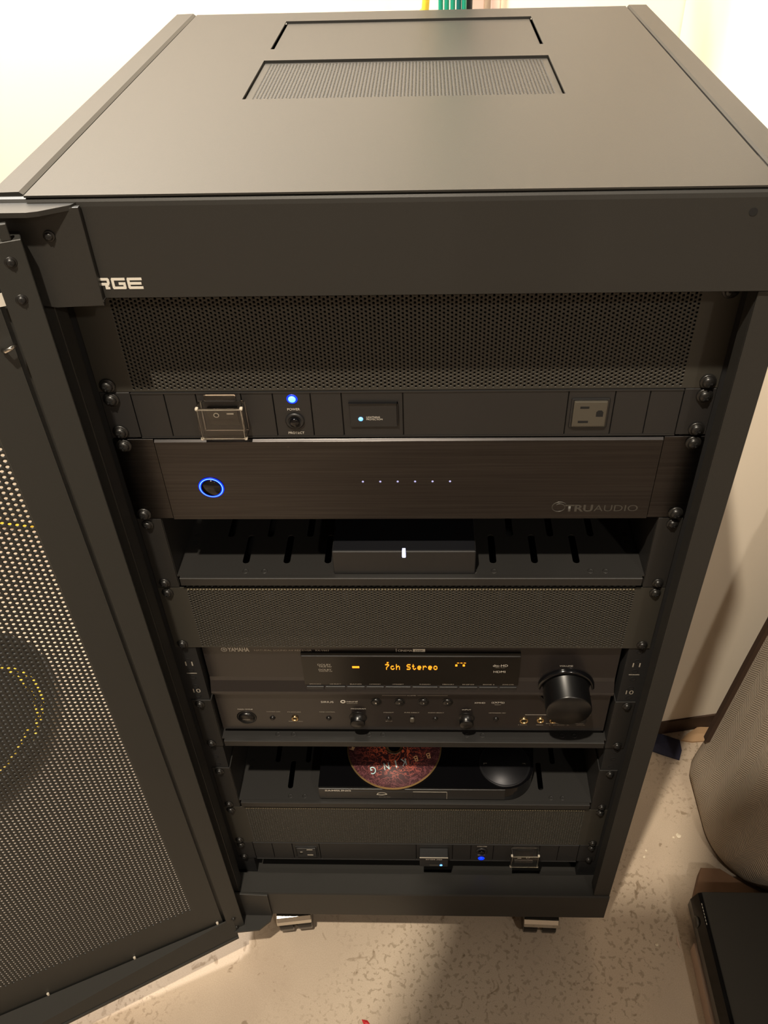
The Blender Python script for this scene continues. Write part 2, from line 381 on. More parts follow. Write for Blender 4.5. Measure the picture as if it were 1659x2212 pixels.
# front posts
for sx in (-1, 1):
    b = MB()
    xs = sorted((sx*237.2, sx*258.2)); b.box(xs[0], xs[1], -36.2, -33.8, -776.2, 99.4, 0.4, 1)
    xs = sorted((sx*237.2, sx*238.8)); b.box(xs[0], xs[1], -33.6, -19, -776.2, 99.4)
    xs = sorted((sx*238.9, sx*246)); b.box(xs[0], xs[1], -20.5, -19, -776.2, 99.4)
    xs = sorted((sx*246, sx*247.5)); b.box(xs[0], xs[1], -19, 6, -776.2, 99.4)
    b.build('frame_post', POW, rack)
    # mounting rail with its tapped holes, numbered in rack units
    b = MB(); xs = sorted((sx*221, sx*246.5)); b.box(xs[0], xs[1], 1.3, 3.2, -797, 97)
    xs = sorted((sx*221, sx*222.6)); b.box(xs[0], xs[1], 3.2, 32, -797, 97)
    rail = b.build('mounting_rail', INNER, rack)
    for U in (-311.15, -355.6, -488.95):
        for dz in (6.35, 22.225, 38.1):
            b = MB().lathe((sx*232.5, 1.25, U-dz), (0, -1, 0), [(3.4, 0), (3.4, 0.2), (2.6, 0.25), (2.3, -0.8), (0, -0.9)], 14, caps=False)
            b.build('tapped_hole', DARK, rail)
    for lab, z in (('11', -338), ('10', -384)):
        text('rail_number', lab, sx*232.5-4, sx*232.5+4, z-4, z+2.6, 1.2, GREYP, rail)
    MB().box(sx*232.5-5.5, sx*232.5+5.5, 1.05, 1.28, -355.1, -354.5).build('unit_mark', GREYP, rail)
# hinge brackets
hb = MB(); hb.prism([(-258, 163), (-258, 104), (-246, 98.5), (-232, 96.6), (-199.4, 97.3), (-199.2, 165)], 'y', -43.2, -39.2, 0.6)
hb.prism([(-258, -36.5), (-201, -36.5), (-204, -42.5), (-221, -52), (-228, -54), (-258, -54)], 'z', 163, 166.2)
hk = hb.build('hinge_bracket', POW, rack); screw(hk, -222.5, -43.4, 146.8, 0.6)
hb = MB(); hb.prism([(-258, -770), (-258, -834.5), (-199.5, -834.5), (-198.6, -775.5)], 'y', -42, -39, 0.4)
hb.prism([(-258, -36.5), (-198.6, -36.5), (-200.5, -49), (-214.5, -61), (-258, -66)], 'z', -838.4, -835)
hk = hb.build('hinge_bracket', POW, rack)
MB().box(-205, -198.8, -43, -36.5, 100.2, 101.4).build('bracket_shim', POW, rack)
# casters
def caster(px, yc, rz):
    M = Matrix.Translation((px, yc, 0)) @ Matrix.Rotation(rz, 4, 'Z')
    b = MB(); b.box(-16, 16, -22, 14, -842, -837.8).lathe((0, 0, -880), (0, 0, 1), [(12, 38.5), (12, 34), (8, 30), (8, 10)], 16)
    c = b.build('caster', INNER, rack, xf=M)
    for sx in (-1, 1):
        b = MB(); xa, xb = sorted((sx*3, sx*23.5))
        b.prism([(-10+26.5*math.cos(a), -898.3+26.5*math.sin(a)) for a in [2*math.pi*k/28 for k in range(28)]], 'x', xa, xb, 2.0)
        b.build('wheel', GLOSS, c, xf=M)
    b = MB(); b.prism([(-41, -875), (-39.5, -869), (-35.5, -864), (-28, -861.5), (6, -861), (18, -868), (18, -875)], 'x', -24.5, 24.5, 1.0)
    b.build('chrome_hood', SILVER, c, xf=M)
    return c
caster(-178, 4, 0.12); caster(177.5, 4, -0.03); caster(-178, 430, 0.8); caster(177.5, 430, -0.7)
tag(MB().box(120, 142, 20, 60, -868, -850).build('brake_lever', INNER, rack))

# ---- door, swung open about its left hinge
ux = Vector((-0.912, -0.4095, 0)).normalized(); dn = Vector((-ux.y, ux.x, 0)) if False else Vector((0.4095, -0.912, 0)).normalized()
DM = Matrix(((ux.x, -dn.x, 0, -235.5), (ux.y, -dn.y, 0, -55), (0, 0, 1, 0), (0, 0, 0, 1)))     # local x along the door, local -y towards the room
door = MB(); door.box(25.5, 56, 3.5, 5.5, -846, 148).box(470, 512, 3.5, 5.5, -846, 148).box(56, 470, 3.5, 5.5, -846, -746.5).box(21, 26, 9, 10, -846, 148).box(56, 470, 3.5, 5.5, 85, 148)
door.box(0, 512, 5.5, 22, 146, 149).box(510, 512, 5.5, 22, -835, 149)
d0 = door.build('door', POWD, rack, xf=DM)
b = MB(); b.box(0, 21.3, 0, 24, -846, 150, 0.5, 1).box(5.5, 11.5, 0.2, 4, 150, 161, 0.5, 1)
fs = b.build('hinge_strip', POWD, d0, xf=DM)
b = MB(); b.box(489, 512, 0, 5, -806, 148); b.build('latch_strip', POWD, d0, xf=DM)
b = MB()
vs = [(-5.5, 22), (0, 15)]
v = b.bm.verts
P_ = [(12, 1.5, -806.5), (512, 1.5, -806.5), (512, -38, -846), (12, -5, -846), (12, 20, -846), (512, 20, -846)]
V_ = [v.new(q) for q in P_]
for f in ((0, 1, 2, 3), (3, 2, 5, 4), (0, 4, 5, 1)): b.bm.faces.new([V_[i] for i in f])
b.build('bottom_flange', POWD, d0, xf=DM)
b = MB(); q0 = Vector((12, -5, -846)); q1 = Vector((512, -38, -846))
b.bm.verts.ensure_lookup_table()
vv = [b.bm.verts.new(q) for q in ((12, -6.2, -848), (512, -39.5, -848), (512, -39.5, -853), (12, -6.2, -853), (12, 18, -848), (512, 18, -848), (512, 18, -853), (12, 18, -853))]
for f in ((0, 1, 2, 3), (4, 5, 1, 0), (7, 6, 5, 4), (3, 2, 6, 7), (0, 3, 7, 4), (1, 5, 6, 2)): b.bm.faces.new([vv[i] for i in f])
b.build('bottom_edge_strip', POWD, d0, xf=DM)
mesh_o = DM @ Vector((56, 3.4, -746.5))
pm = perf('mesh_panel', d0, mesh_o, tuple(ux), (0, 0, 1), 414, 831.5, 4.71, 5.4, 1.52, -1.0, POWD)
def dscrew(s_, z_, sc=0.75, t=-0.2):
    q = DM @ Vector((s_, t, z_)); screw(d0, q.x, q.y, q.z, sc, rz=math.atan2(dn.y, dn.x)+math.pi/2)
dscrew(10.2, 136.3, .62, .6); dscrew(11.2, 110.7, .62, .6); dscrew(11.2, -806, .62, .6); dscrew(11.0, -832, .62, .6)
q = DM @ Vector((30, 3, 79)); 
MB().tube([DM @ Vector(t) for t in ((24, 1, 80.5), (27, -2, 80), (31, -2.2, 78.5), (33, 2, 77.5))], 1.5, 8).build('latch_pin', SILVER, d0)
for s_, z_ in ((142.5, -803.5), (251.2, -803.5), (32.4, -803.5)): MB().box(s_-1.6, s_+1.6, 0.6, 3.6, z_-2.6, z_+2.6, 0.8, 1).build('hole_glint', GLINT, d0, xf=DM)  # pale ovals paint the lit floor showing through holes in the door band
MB().box(21.6, 44, 2.9, 3.4, 107.5, 116.5).build('white_sticker', WHITE, d0, xf=DM)

# ================================================================ RACK-MOUNTED GEAR
def vent_panel(z1, label):
    z0 = z1-88.1
    t = thing('vent_panel', label, 'vent panel', (0, 0, (z0+z1)/2), 'perforated blank panels between the rack gear')
    perf('perforated_sheet', t, (-214, 0, z0+1.2), (1, 0, 0), (0, 0, 1), 428, z1-z0-2.6, 3.0, 3.46, 1.0, 1.0, VENT)
    for xa, xb in ((-241, -214), (214, 241)): MB().box(xa, xb, 0, 1.2, z0, z1).build('mounting_ear', VENT, t)
    MB().box(-214, 214, 0, 1.2, z0, z0+1.2).build('bottom_edge', VENT, t)
    perf('top_flange', t, (-214, -0.1, z1-0.3), (1, 0, 0), (0, 1, 0), 428, 13.8, 3.0, 3.46, 1.0, 1.0, VENT)
    MB().box(-214, 214, -0.1, 1.0, z1-1.5, z1-0.35).build('folded_edge', VENT, t)
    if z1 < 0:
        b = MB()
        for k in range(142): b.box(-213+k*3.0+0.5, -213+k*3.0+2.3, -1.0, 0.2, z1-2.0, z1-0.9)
        tag(b.build('edge_highlight_scallops', EDGEHI, t), kind='stuff')  # pale dashes paint the lit look of the perforated top bend
    for sx in (-1, 1):
        for z in (z1-6.0, z0+6.0): screw(t, sx*232.5, -0.2, z, 1.0 if z1 > 0 else 0.85)
    return t
vent_panel(88.5, 'widest perforated black vent panel, under the header with the white lettering')
vent_panel(-222.6, 'perforated black vent panel right above the receiver with amber display')
vent_panel(-622.7, 'perforated black vent panel below the disc player, lowest of the three')

def tcond(z_top, low, label):
    """power conditioner in its own axes: x right, z up, centre of the 1U face at the origin; the lower one is mounted upside down"""
    t = thing('power_conditioner', label, 'power conditioner', (0, 0, z_top-22.2), 'one-unit power conditioners in the rack')
    loc = ORG[t]; ORG[t] = (0, 0, 0)
    b = MB(); b.box(-241, -217, 0, 3, -21.8, 21.8, 0.3, 1).box(217, 241, 0, 3, -21.8, 21.8, 0.3, 1).box(-216, 216, 2, 200, -21.2, 21.2); b.build('chassis', MODULE, t)
    cuts = [-216.4, -190, -164.8, -129, -104, -74.2, -49.8, -1.5, 127.8, 164, 190.8, 216.4]
    for i, (xa, xb) in enumerate(zip(cuts, cuts[1:])):
        MB().box(xa+0.35, xb-0.35, -0.6, 1.8, -21, 21, 0.3, 1).build('module_panel', MODULE, t)
    MB().box(-216, 216, -1.2, 2, 20.9, 21.9).build('edge_bead', MODULE, t)
    MB().box(-216, 216, -1.2, 2, -21.9, -20.9).build('edge_bead', MODULE, t)
    # rocker under a clear hinged cover
    r = MB().prism([(-2, -8), (-4.5, 8), (0, 8), (0, -8)], 'x', -157, -133).build('rocker_switch', GLOSS, t)
    MB().box(-161, -129.5, -1.6, -0.6, -13, 14, 0.5, 1).build('switch_bezel', PLAS, t)
    b = MB(); b.lathe((-150, -4.4, 3.2), (0, -1, 0), [(2.3, 0), (2.3, 0.2), (1.6, 0.2), (1.6, 0)], 18, caps=False); b.box(-141.5, -136, -4.6, -4.2, 4.0, 5.0); b.build('switch_symbols', WHITE, r)
    c = MB()
    for (x0, x1, y0, y1, z0, z1, bv) in ((-163.5, -126.5, -13.5, -11.3, -15.5, 14.5, 1.0), (-163.5, -161.6, -12, -0.8, -15.5, 14.5, .7), (-128.4, -126.5, -12, -0.8, -15.5, 14.5, .7), (-163, -127, -12, -0.8, 12.6, 14.5, .7), (-163, -127, -12, -0.8, -15.5, -13.6, .7)):
        c.box(x0, x1, y0, y1, z0, z1, bv, 3)
    cv = c.build('clear_cover', CLEAR, t); rim = MB()
    pr4 = [(-162, 13.6), (-128, 13.6), (-128, -14.2), (-162, -14.2)]
    rim.tube([(x, -12.9, z) for x, z in pr4+pr4[:2]], 0.55, 6)
    for x, z in ((-162.5, 13.9), (-127.5, 13.9), (-127.5, -14.6), (-162.5, -14.6)): rim.box(x-1.3, x+1.3, -13.4, -10, z-1.2, z+1.2, 0.8, 2)
    rim.build('cover_rim_glint', GLINT, cv); cv['label'] = 'clear acrylic flip cover over the switch'  # pale bead paints in the bright reflections along the cover edges
    MB().box(-158, -133, -4, -0.8, 15.2, 20.5, 1, 2).build('cover_hinge', CLEAR, t)
    # power light and reset button
    l = MB().lathe((-88.8, -0.7, 15.2), (0, -1, 0), [(3.0, 0), (3.0, 0.6), (2.0, 1.5), (0, 1.9)], 16).build('power_light', BLUEC if not low else BLUE, t)
    MB().lathe((-88.8, -0.7, 15.2), (0, -1, 0), [(4.4, 0), (4.0, 0.5), (3.0, 0.5)], 16, caps=False).build('light_bezel', BLUE, l)
    text('lettering', 'POWER', -93.5, -83.5, 4.4, 6.6, -0.65, WHITE, t); text('lettering', 'PROTECT', -95, -82, -18.6, -16.4, -0.65, WHITE, t)
    rb = MB().lathe((-88.5, -0.7, -5.5), (0, -1, 0), [(7.6, 0), (7.6, 1.2), (6, 2.0), (5.2, 1.4), (4.2, 1.2)], 24).build('button_collar', PLAS, t)
    MB().lathe((-88.5, -1.6, -5.5), (0, -1, 0), [(4.0, 0), (4.0, 2.4), (3.2, 3.2), (0, 3.4)], 20).build('reset_button', GLOSS, t)
    # protection display
    dy = -1.0
    d = MB()
    if low: d.box(-43.5, -6, -14, -0.6, -11.5, 12.5, 0.6, 2); dy = -14
    else: d.box(-43.8, -6.2, -2.2, -0.6, -11.2, 11.4, 0.5, 2); dy = -2.2
    dd = d.build('display_module', PLAS, t)
    if not low:
        MB().box(-44.5, -5.5, -3.2, -0.6, 11.4, 12.0).box(-6.2, -5.4, -3.2, -0.6, -9, 12).build('display_rim', GLOSS, t)
        text('lettering', 'LIGHTNING', -30.8, -20, -2.4, -0.7, dy, WHITE, dd); text('lettering', 'PROTECTION', -30.8, -18, -4.4, -2.8, dy, WHITE, dd)
    else:
        MB().box(-43.5, -6, -14.6, -13.6, -12.2, -11.4).build('display_rim', GREYP, t)
        text('lettering', '4SEC ASD-CE', -36, -14, -8.5, -5.6, dy, WHITE, dd); text('lettering', 'PROTECTION', -31, -19, 7.6, 8.8, dy, GREYP, dd)
    zl = -3.2 if not low else 8.2; xl = -35.4 if not low else -34.4
    MB().lathe((xl, dy-0.05, zl), (0, -1, 0), [(1.9, 0), (1.9, 0.4), (0, 0.9)], 14).build('protection_light', BLUEC, t)
    # mains outlet, turned on its side
    MB().box(130.5, 160.5, -1.6, -0.6, -13.5, 14.3, 0.8, 2).build('outlet_frame', PLAS, t)
    o = MB().box(132.3, 158.9, -3.2, -1.6, -12, 12.8, 1.2, 2).build('outlet_face', OUTL if not low else PLAS, t)
    b = MB(); b.box(137.5, 144.5, -3.35, -3.1, 6.0, 8.0).box(137, 145, -3.35, -3.1, -7.6, -5.6).prism([(150.5, -1.6), (150.5, 2.6), (152, 4.2), (154.5, 4.2), (156, 2.6), (156, -1.6)], 'y', -3.35, -3.1); b.build('outlet_slots', DARK, o)
    if low: MB().box(137.2, 144.8, -3.5, -3.3, 4.2, 6.4).box(137, 145, -3.5, -3.3, -9.6, -7.6).box(151, 154, -3.5, -3.3, -3.0, -1.6).build('slot_shutters', GREYP, o)
    for sx in (-1, 1):
        for z in (15.9, -15.9): screw(t, sx*232.5, -0.3, z, 1.0 if not low else 0.8)
    ORG[t] = loc
    if low: t.rotation_euler = (0, math.pi, 0)
    return t
tcond(0, False, 'slim power conditioner above the amplifier with clear switch cover and two blue lights')
tcond(-711.2, True, 'slim power conditioner mounted upside down at the bottom of the rack')

# ---- amplifier
amp = thing('amplifier', 'brushed black two-unit amplifier with a glowing blue ring button', 'amplifier', (0, 0, -89))
MB().box(-241, -207.3, -1.0, 3, -132.4, -45.3, 0.3, 1).build('mounting_ear', ANOD, amp); MB().box(208.6, 241, -1.0, 3, -132.4, -45.3, 0.3, 1).build('mounting_ear', ANOD, amp)
MB().prism([(-2.5, -132.2), (-3.3, -131.4), (-3.3, -47), (-1.5, -45.2), (2, -45.2), (2, -132.2)], 'x', -206.2, 207.6).build('faceplate', ANOD, amp)
MB().box(-212, 212, 2.5, 330, -130, -47).build('chassis', INNER, amp)
rg = MB().lathe((-166.9, -3.4, -94.8), (0, -1, 0), [(10.6, 0), (11.0, 0.5), (10.6, 0.9), (8.9, 0.9), (8.6, 0.2)], 40, caps=False).build('ring_light', BLUE, amp); rg['label'] = 'glowing blue ring light'
MB().lathe((-166.9, -3.4, -94.8), (0, -1, 0), [(10.0, 0.95), (9.4, 1.05)], 40, caps=False).build('ring_light_core', BLUEC, rg)
MB().lathe((-166.9, -3.4, -94.8), (0, -1, 0), [(8.6, 0), (8.6, 1.2), (7.8, 2.0), (0, 2.2)], 32).build('power_button', GLOSS, amp)
for k in range(6):
    x = -36.9+k*14.72
    MB().lathe((x, -3.35, -89.2), (0, -1, 0), [(0.9, 0), (0.9, 0.25), (0, 0.5)], 10).build('status_light', PIN, amp)
text('logo_lettering', 'TRU', 136, 160, -123.6, -115.6, -3.35, DIMP, amp, fat=0.03); text('logo_lettering', 'AUDIO', 160.8, 198.5, -123.2, -116, -3.35, DIMP, amp)
b = MB(); b.tube([(131+7.2*math.cos(a)*(1-0.05*a), -3.4, -118.5+6.4*math.sin(a)*(1-0.05*a)) for a in [0.6+k*0.35 for k in range(24)]], 0.5, 5)
b.build('logo_swirl', DIMP, amp)
for sx in (-1, 1):
    for z in (-51.0, -126.8): screw(amp, sx*232.5, -1.2, z)

# ---- shelves
def shelf(zd, zear1, zear0, label, closed=True):
    """zd = deck top, ears from zear1 (top) down to zear0"""
    t = thing('rack_shelf', label, 'shelf', (0, 120, zd), 'vented two-unit rack shelves')
    me = bpy.data.meshes.new('deck'); bm = bmesh.new()
    # deck made of slats of steel between real slots
    slots = []
    for r in range(4):
        y0 = 16.5+r*37.0
        for k in range(-5, 6):
            x = (k*39.4) if r % 2 == 0 else (k*39.4+19.7)
            if r % 2 == 0: x = k*39.4+1.0
            if abs(x) < 190: slots.append((x, y0, y0+40))
    W2, Y0, Y1 = 219.0, 0.5, 250.0
    # columns: each slot column is cut from the strip that holds it
    cols = sorted({round(s[0], 2) for s in slots}); hw = 3.3
    def quad(xa, xb, ya, yb):
        vs_ = [bm.verts.new((x, y, zd)) for x, y in ((xa, ya), (xb, ya), (xb, yb), (xa, yb))]; bm.faces.new(vs_)
    prev = -W2
    for x in cols:
        quad(prev, x-hw, Y0, Y1); prev = x+hw
        ys = sorted([(a, b_) for (sx_, a, b_) in slots if abs(sx_-x) < 0.02]); py = Y0
        for a, b_ in ys:
            quad(x-hw, x+hw, py, a)
            # rounded ends
            for (yc, s_) in ((a+hw, -1), (b_-hw, 1)):
                for k in range(4):
                    a1, a2 = math.pi/2*k/4, math.pi/2*(k+1)/4
                    for sg in (-1, 1):
                        pts = [(x+sg*hw*math.cos(a1), yc+s_*hw*math.sin(a1)), (x+sg*hw*math.cos(a2), yc+s_*hw*math.sin(a2)), (x+sg*hw*math.cos(a2), yc+s_*hw), (x+sg*hw*math.cos(a1), yc+s_*hw)]
                        pts = [q for i, q in enumerate(pts) if i == 0 or (abs(q[0]-pts[i-1][0])+abs(q[1]-pts[i-1][1])) > 1e-4]
                        if len(pts) > 2: bm.faces.new([bm.verts.new((*q, zd)) for q in pts])
            py = b_
        quad(x-hw, x+hw, py, Y1)
    quad(prev, W2, Y0, Y1)
    bmesh.ops.remove_doubles(bm, verts=bm.verts, dist=0.01)
    r = bmesh.ops.extrude_face_region(bm, geom=list(bm.faces)); bmesh.ops.translate(bm, verts=[v for v in r['geom'] if isinstance(v, bmesh.types.BMVert)], vec=(0, 0, -1.4))
    bmesh.ops.recalc_face_normals(bm, faces=bm.faces)
    o0 = Vector(ORG[t])
    for v in bm.verts: v.co = (v.co-o0)*S
    bm.to_mesh(me); bm.free(); me.materials.append(SHELF); link('deck', me, t)
    MB().prism([(-3, zd-10), (-3.6, zd-9.5), (-3.6, zd-0.6), (-3, zd), (0.6, zd), (0.6, zd-1.2), (-1.6, zd-1.2), (-1.6, zd-10)], 'x', -216, 216.6).build('front_lip', SHELF, t)
    for sx in (-1, 1):
        b = MB(); xs = sorted((sx*219.6, sx*241)); b.box(xs[0], xs[1], -0.2, 1.2, zear0, zear1, 0.3, 1); b.build('mounting_ear', SHELF, t)
        b = MB(); xs = sorted((sx*219.2, sx*220.5))
        b.prism([(1.2, zear0+1), (1.2, zear1-0.5), (30, zear1-0.5), (250, zd+22), (250, zear0+2)], 'x', xs[0], xs[1]); b.build('side_bracket', SHELF, t)
        for z in (zear1-6.3, zear0+6.3): screw(t, sx*232.5, -0.4, z, 0.82)
        for y in (45, 56): MB().m(DARK).lathe((sx*210.5, y, zd+0.05), (0, 0, 1), [(3.0, 0), (3.0, 0.15)], 14).build('deck_hole', DARK, t)
    for x in (-155, -137, -50, -34, 62, 80, 170, 184):
        MB().lathe((x, 6.0, zd+0.05), (0, 0, 1), [(3.0, 0), (3.0, 0.3), (2.0, 0.4), (2.0, 0.1)], 12, caps=False).build('rivet', SHELF, t)
    return t
shelf(-206.2, -133.9, -221.4, 'vented black shelf below the amplifier carrying the small streaming box')
shelf(-472.5, -400.3, -487.5, 'vented black shelf directly under the wide receiver')
shelf(-606.2, -533.8, -621.0, 'vented black shelf carrying the disc player with a disc on it')

# ---- little streaming box
sb = thing('set_top_box', 'small square black streaming box with a white light, centred on the shelf under the amplifier', 'set-top box', (-4, 65, -205.9))
MB().box(-70.5, 62, 2, 130, -205.9, -176.8, 1.2, 3).build('casing', PLAS, sb)
MB().box(-69.5, 61, 3, 129, -176.9, -176.2, 0.3, 1).build('matte_lid', mat('navy_black_lid', (7, 8, 13), 0.6, spec=0.25), sb)
wl = MB().box(-5.7, -2.6, 1.4, 2.3, -184, -176.9, 0.7, 2).box(-5.7, -2.6, 2.2, 6, -177.4, -176.0, 0.3, 1).build('status_light', WLED, sb); wl['label'] = 'short vertical white light bar'

# ================================================================ RECEIVER
rc = thing('av_receiver', 'wide black audio receiver with amber 7ch Stereo display and big volume knob', 'receiver', (0, 190, -472.5))
MB().box(-214, 214, 14, 370, -462, -304).build('casing', INNER, rc)
MB().prism([(8, -303), (8, -369), (7, -374), (1.5, -386.5), (1.0, -389), (1.0, -391), (16, -391), (16, -303)], 'x', -217.3, 216).build('upper_face', RCV, rc)
MB().box(-217.3, 216, 6.6, 16, -463.5, -391.6, 0.8, 2).build('lower_face', RCV, rc)
for x in (-170, 170):
    for y in (45, 320): MB().lathe((x, y, -472.3), (0, 0, 1), [(18, 0), (20, 3), (20, 10.5)], 20).build('foot', PLAS, rc)
YU = 8.0
win = MB().prism([(10, -326.0), (5.2, -327.0), (4.2, -329.5), (4.2, -377.5), (6.0, -378.6), (14, -378.6), (14, -326.5)], 'x', -114.5, 113.6).build('display_window', RCVG, rc)
MB().box(-114.3, 113.4, 3.4, 5.2, -330.4, -328.6, 0.5, 2).build('window_bead', PLAS, win)
cuts = [-113.5, -93.2, -70.2, -49.2, -28.8, 0.1, 28.9, 50.2, 71.4, 93.2, 113.2]
for xa, xb in zip(cuts, cuts[1:]):
    MB().box(xa+0.6, xb-0.6, 2.6, 7, -386.6, -379.2, 0.6, 2).build('preset_button', PLAS, rc)
names = ['SPEAKERS', 'A/B SELECT', 'BAND', 'CATEGORY', '<PRESET', 'TUNING>', 'MEMORY', 'INFO', 'ZONE 2', 'ZONE CTRL']
for nm, xa, xb in zip(names, cuts, cuts[1:]):
    cxm = (xa+xb)/2; text('lettering', nm, cxm-6.2, cxm+6.2, -376.8, -375.4, 4.2, GREYP, rc)
# amber dot-matrix characters
FONT = {'7': ['11111', '00001', '00010', '00100', '01000', '01000', '01000'], 'c': ['00000', '00000', '01110', '10000', '10000', '10001', '01110'],
        'h': ['10000', '10000', '10110', '11001', '10001', '10001', '10001'], 'S': ['01111', '10000', '10000', '01110', '00001', '00001', '11110'],
        't': ['01000', '01000', '11100', '01000', '01000', '01001', '00110'], 'e': ['00000', '00000', '01110', '10001', '11111', '10000', '01110'],
        'r': ['00000', '00000', '10110', '11001', '10000', '10000', '10000'], 'o': ['00000', '00000', '01110', '10001', '10001', '10001', '01110'],
        'F': ['11111', '10000', '10000', '11110', '10000', '10000', '10000']}
b = MB()
def dots(b, s_, x, ztop, pw, ph, adv):
    for ch in s_:
        if ch in FONT:
            for r_, row in enumerate(FONT[ch]):
                for c_, v_ in enumerate(row):
                    if v_ == '1': b.box(x+c_*pw, x+c_*pw+pw*0.94, 3.7, 4.15, ztop-(r_+1)*ph+ph*0.08, ztop-r_*ph)
        x += adv
dots(b, '7ch Stereo', -27.0, -342.4, 0.80, 1.25, 5.62)
dots(b, 'F', -25.2, -339.0, 0.40, 0.34, 3)
b.box(-61.8, -54.4, 3.7, 4.15, -348.5, -345.9)
b.box(46.2, 48.4, 3.7, 4.15, -345.2, -342.6).box(54, 56.2, 3.7, 4.15, -345.2, -342.6)
for x in (48, 51.4, 55): b.box(x, x+2.2, 3.8, 4.15, -340.2, -339.7)
dt = b.build('display_text', AMBER, win); dt['label'] = 'amber glowing dot-matrix characters'
# printed marks
text('logo_lettering', 'YAMAHA', -190.5, -168.2, -327.0, -320.6, YU, WHITE, rc, fat=0.02)
b = MB(); b.lathe((-194.5, YU-0.1, -323.8), (0, -1, 0), [(3.3, 0), (3.3, 0.15), (2.7, 0.15), (2.7, 0)], 20, caps=False)
for k in range(3): a = math.pi*k/3+math.pi/2; b.tube([(-194.5-2.7*math.cos(a), YU-0.15, -323.8-2.7*math.sin(a)), (-194.5+2.7*math.cos(a), YU-0.15, -323.8+2.7*math.sin(a))], 0.28, 4)
b.build('logo_emblem', WHITE, rc)
text('lettering', 'NATURAL SOUND AV RECEIVER', -163, -103, -326, -323.6, YU, GREYP, rc); text('lettering', 'RX-V663', -99, -85, -326, -323.6, YU, GREYP, rc)
text('lettering', 'CINEMA', -13.5, 1.5, -326.4, -323.4, YU, WHITE, rc); cb = MB().box(2.2, 14.8, YU-0.25, YU-0.05, -326.8, -322.2).build('label_block', WHITE, rc)
text('lettering', 'DSP', 4.5, 12.5, -325.8, -323.2, YU-0.3, DARK, rc); text('lettering', 'DIGITAL', 2.4, 14.6, -329.2, -327.8, YU, GREYP, rc)
MB().box(-15.4, -14.9, YU-0.2, YU, -327, -321.6).box(-15.4, 2.2, YU-0.2, YU, -327.2, -326.9).build('lettering_rule', WHITE, rc)
for (s_, x0, x1, z0, z1) in (('DOLBY', -98, -84, -344.8, -342.2), ('TRUE HD', -97, -83.6, -347.8, -345.4), ('DOLBY', -97.6, -84, -353, -350.4), ('DIGITAL EX', -97, -83.2, -355.2, -353.6)):
    text('lettering', s_, x0, x1, z0, z1, 4.2, GREYP, win)
text('lettering', 'dts-HD', 85.5, 101, -346, -342.4, 4.2, WHITE, win); text('lettering', 'Master Audio', 88, 98, -348, -347, 4.2, GREYP, win); text('lettering', 'HDMI', 86.5, 99, -356, -352.8, 4.2, WHITE, win)
YL = 6.6
for (s_, x0, x1, z, h_) in (('MAIN ZONE', -195, -178, -426.4, 1.7), ('SYSTEM OFF', -163, -147.5, -430.6, 1.5), ('PHONES', -139.5, -124.5, -431.0, 1.5), ('SILENT CINEMA', -140, -124, -448.6, 1.4),
        ('TONE CONTROL', -104, -86, -430.6, 1.5), ('PROGRAM', -68, -51.5, -424.6, 1.8), ('STRAIGHT', -32, -20.5, -431, 1.5), ('EFFECT', -30, -22.6, -447.4, 1.3), ('PURE DIRECT', -8.5, 8, -431, 1.5),
        ('AUDIO SELECT', 17.5, 35.5, -431, 1.5), ('INPUT', 55.5, 65.5, -425.4, 1.8), ('OPTIMIZER MIC', 85, 104, -431, 1.5), ('S VIDEO', 119, 129, -453, 1.3), ('VIDEO', 139, 147, -453, 1.3), ('L  AUDIO  R', 154, 176, -453, 1.3),
        ('OPTICAL', 184, 194, -453, 1.3), ('SCENE', -5, 4.6, -399.8, 1.7), ('VOLUME', 155.5, 169.5, -350.2, 2.0), ('SIRIUS', -100.5, -86.5, -413, 3.2), ('neural', -72, -60, -411.6, 2.6), ('SURROUND', -72, -60, -414.4, 1.2),
        ('XMHD', 68.5, 80.4, -413, 2.4), ('((XM))', 87.4, 101.4, -413.2, 3.6), ('READY', 91, 98, -415.6, 1.2)):
    text('lettering', s_, x0, x1, z, z+h_, YU if s_ == 'VOLUME' else YL, WHITE if h_ > 1.6 else GREYP, rc)
MB().lathe((-76, YL-0.1, -410.8), (0, -1, 0), [(2.9, 0), (2.9, 0.15), (1.5, 0.15), (1.5, 0)], 18, caps=False).build('logo_emblem', WHITE, rc)
MB().box(-32.6, -6, YL-0.2, YL, -399.2, -398.9).box(6, 39.1, YL-0.2, YL, -399.2, -398.9).box(125.5, 197.8, YL-0.2, YL, -433.6, -433.3).box(150, 192, YL-0.2, YL, -449.8, -449.5).build('lettering_rule', GREYP, rc)
def knob(name, x, z, r, d, mt=KNOB, extra=None):
    k = MB().lathe((x, YL, z), (0, -1, 0), [(r*1.22, -0.2), (r*1.22, 0.4), (r*1.04, 0.5), (r, 0.4), (r, d-1.2), (r-1.0, d), (0, d+0.1)], 32).build(name, mt, rc); return k
kn = knob('main_zone_button', -186.8, -440.6, 9.2, 3.0); text('lettering', 'ON/OFF', -191, -182.6, -441.4, -440.1, YL-3.1, GREYP, kn)
for x in (-157.6, -94, -26.6, 25.7, 93.6): knob('push_button', x, -441.4, 2.7, 2.2)
knob('program_knob', -60.8, -440.0, 8.2, 10.0); knob('input_knob', 60.3, -440.5, 7.8, 10.0)
MB().box(-2.7, 2.5, YL-3, YL, -446, -438, 1.6, 2).build('pure_direct_button', OUTL, rc)
for k, x in enumerate((-39.6, -13.8, 12.7, 38.9)):
    q_ = knob('scene_button', x, -410.6, 5.2, 2.0); text('lettering', str(k+1), x-0.8, x+0.8, -411.6, -409.4, YL-2.15, GREYP, q_)
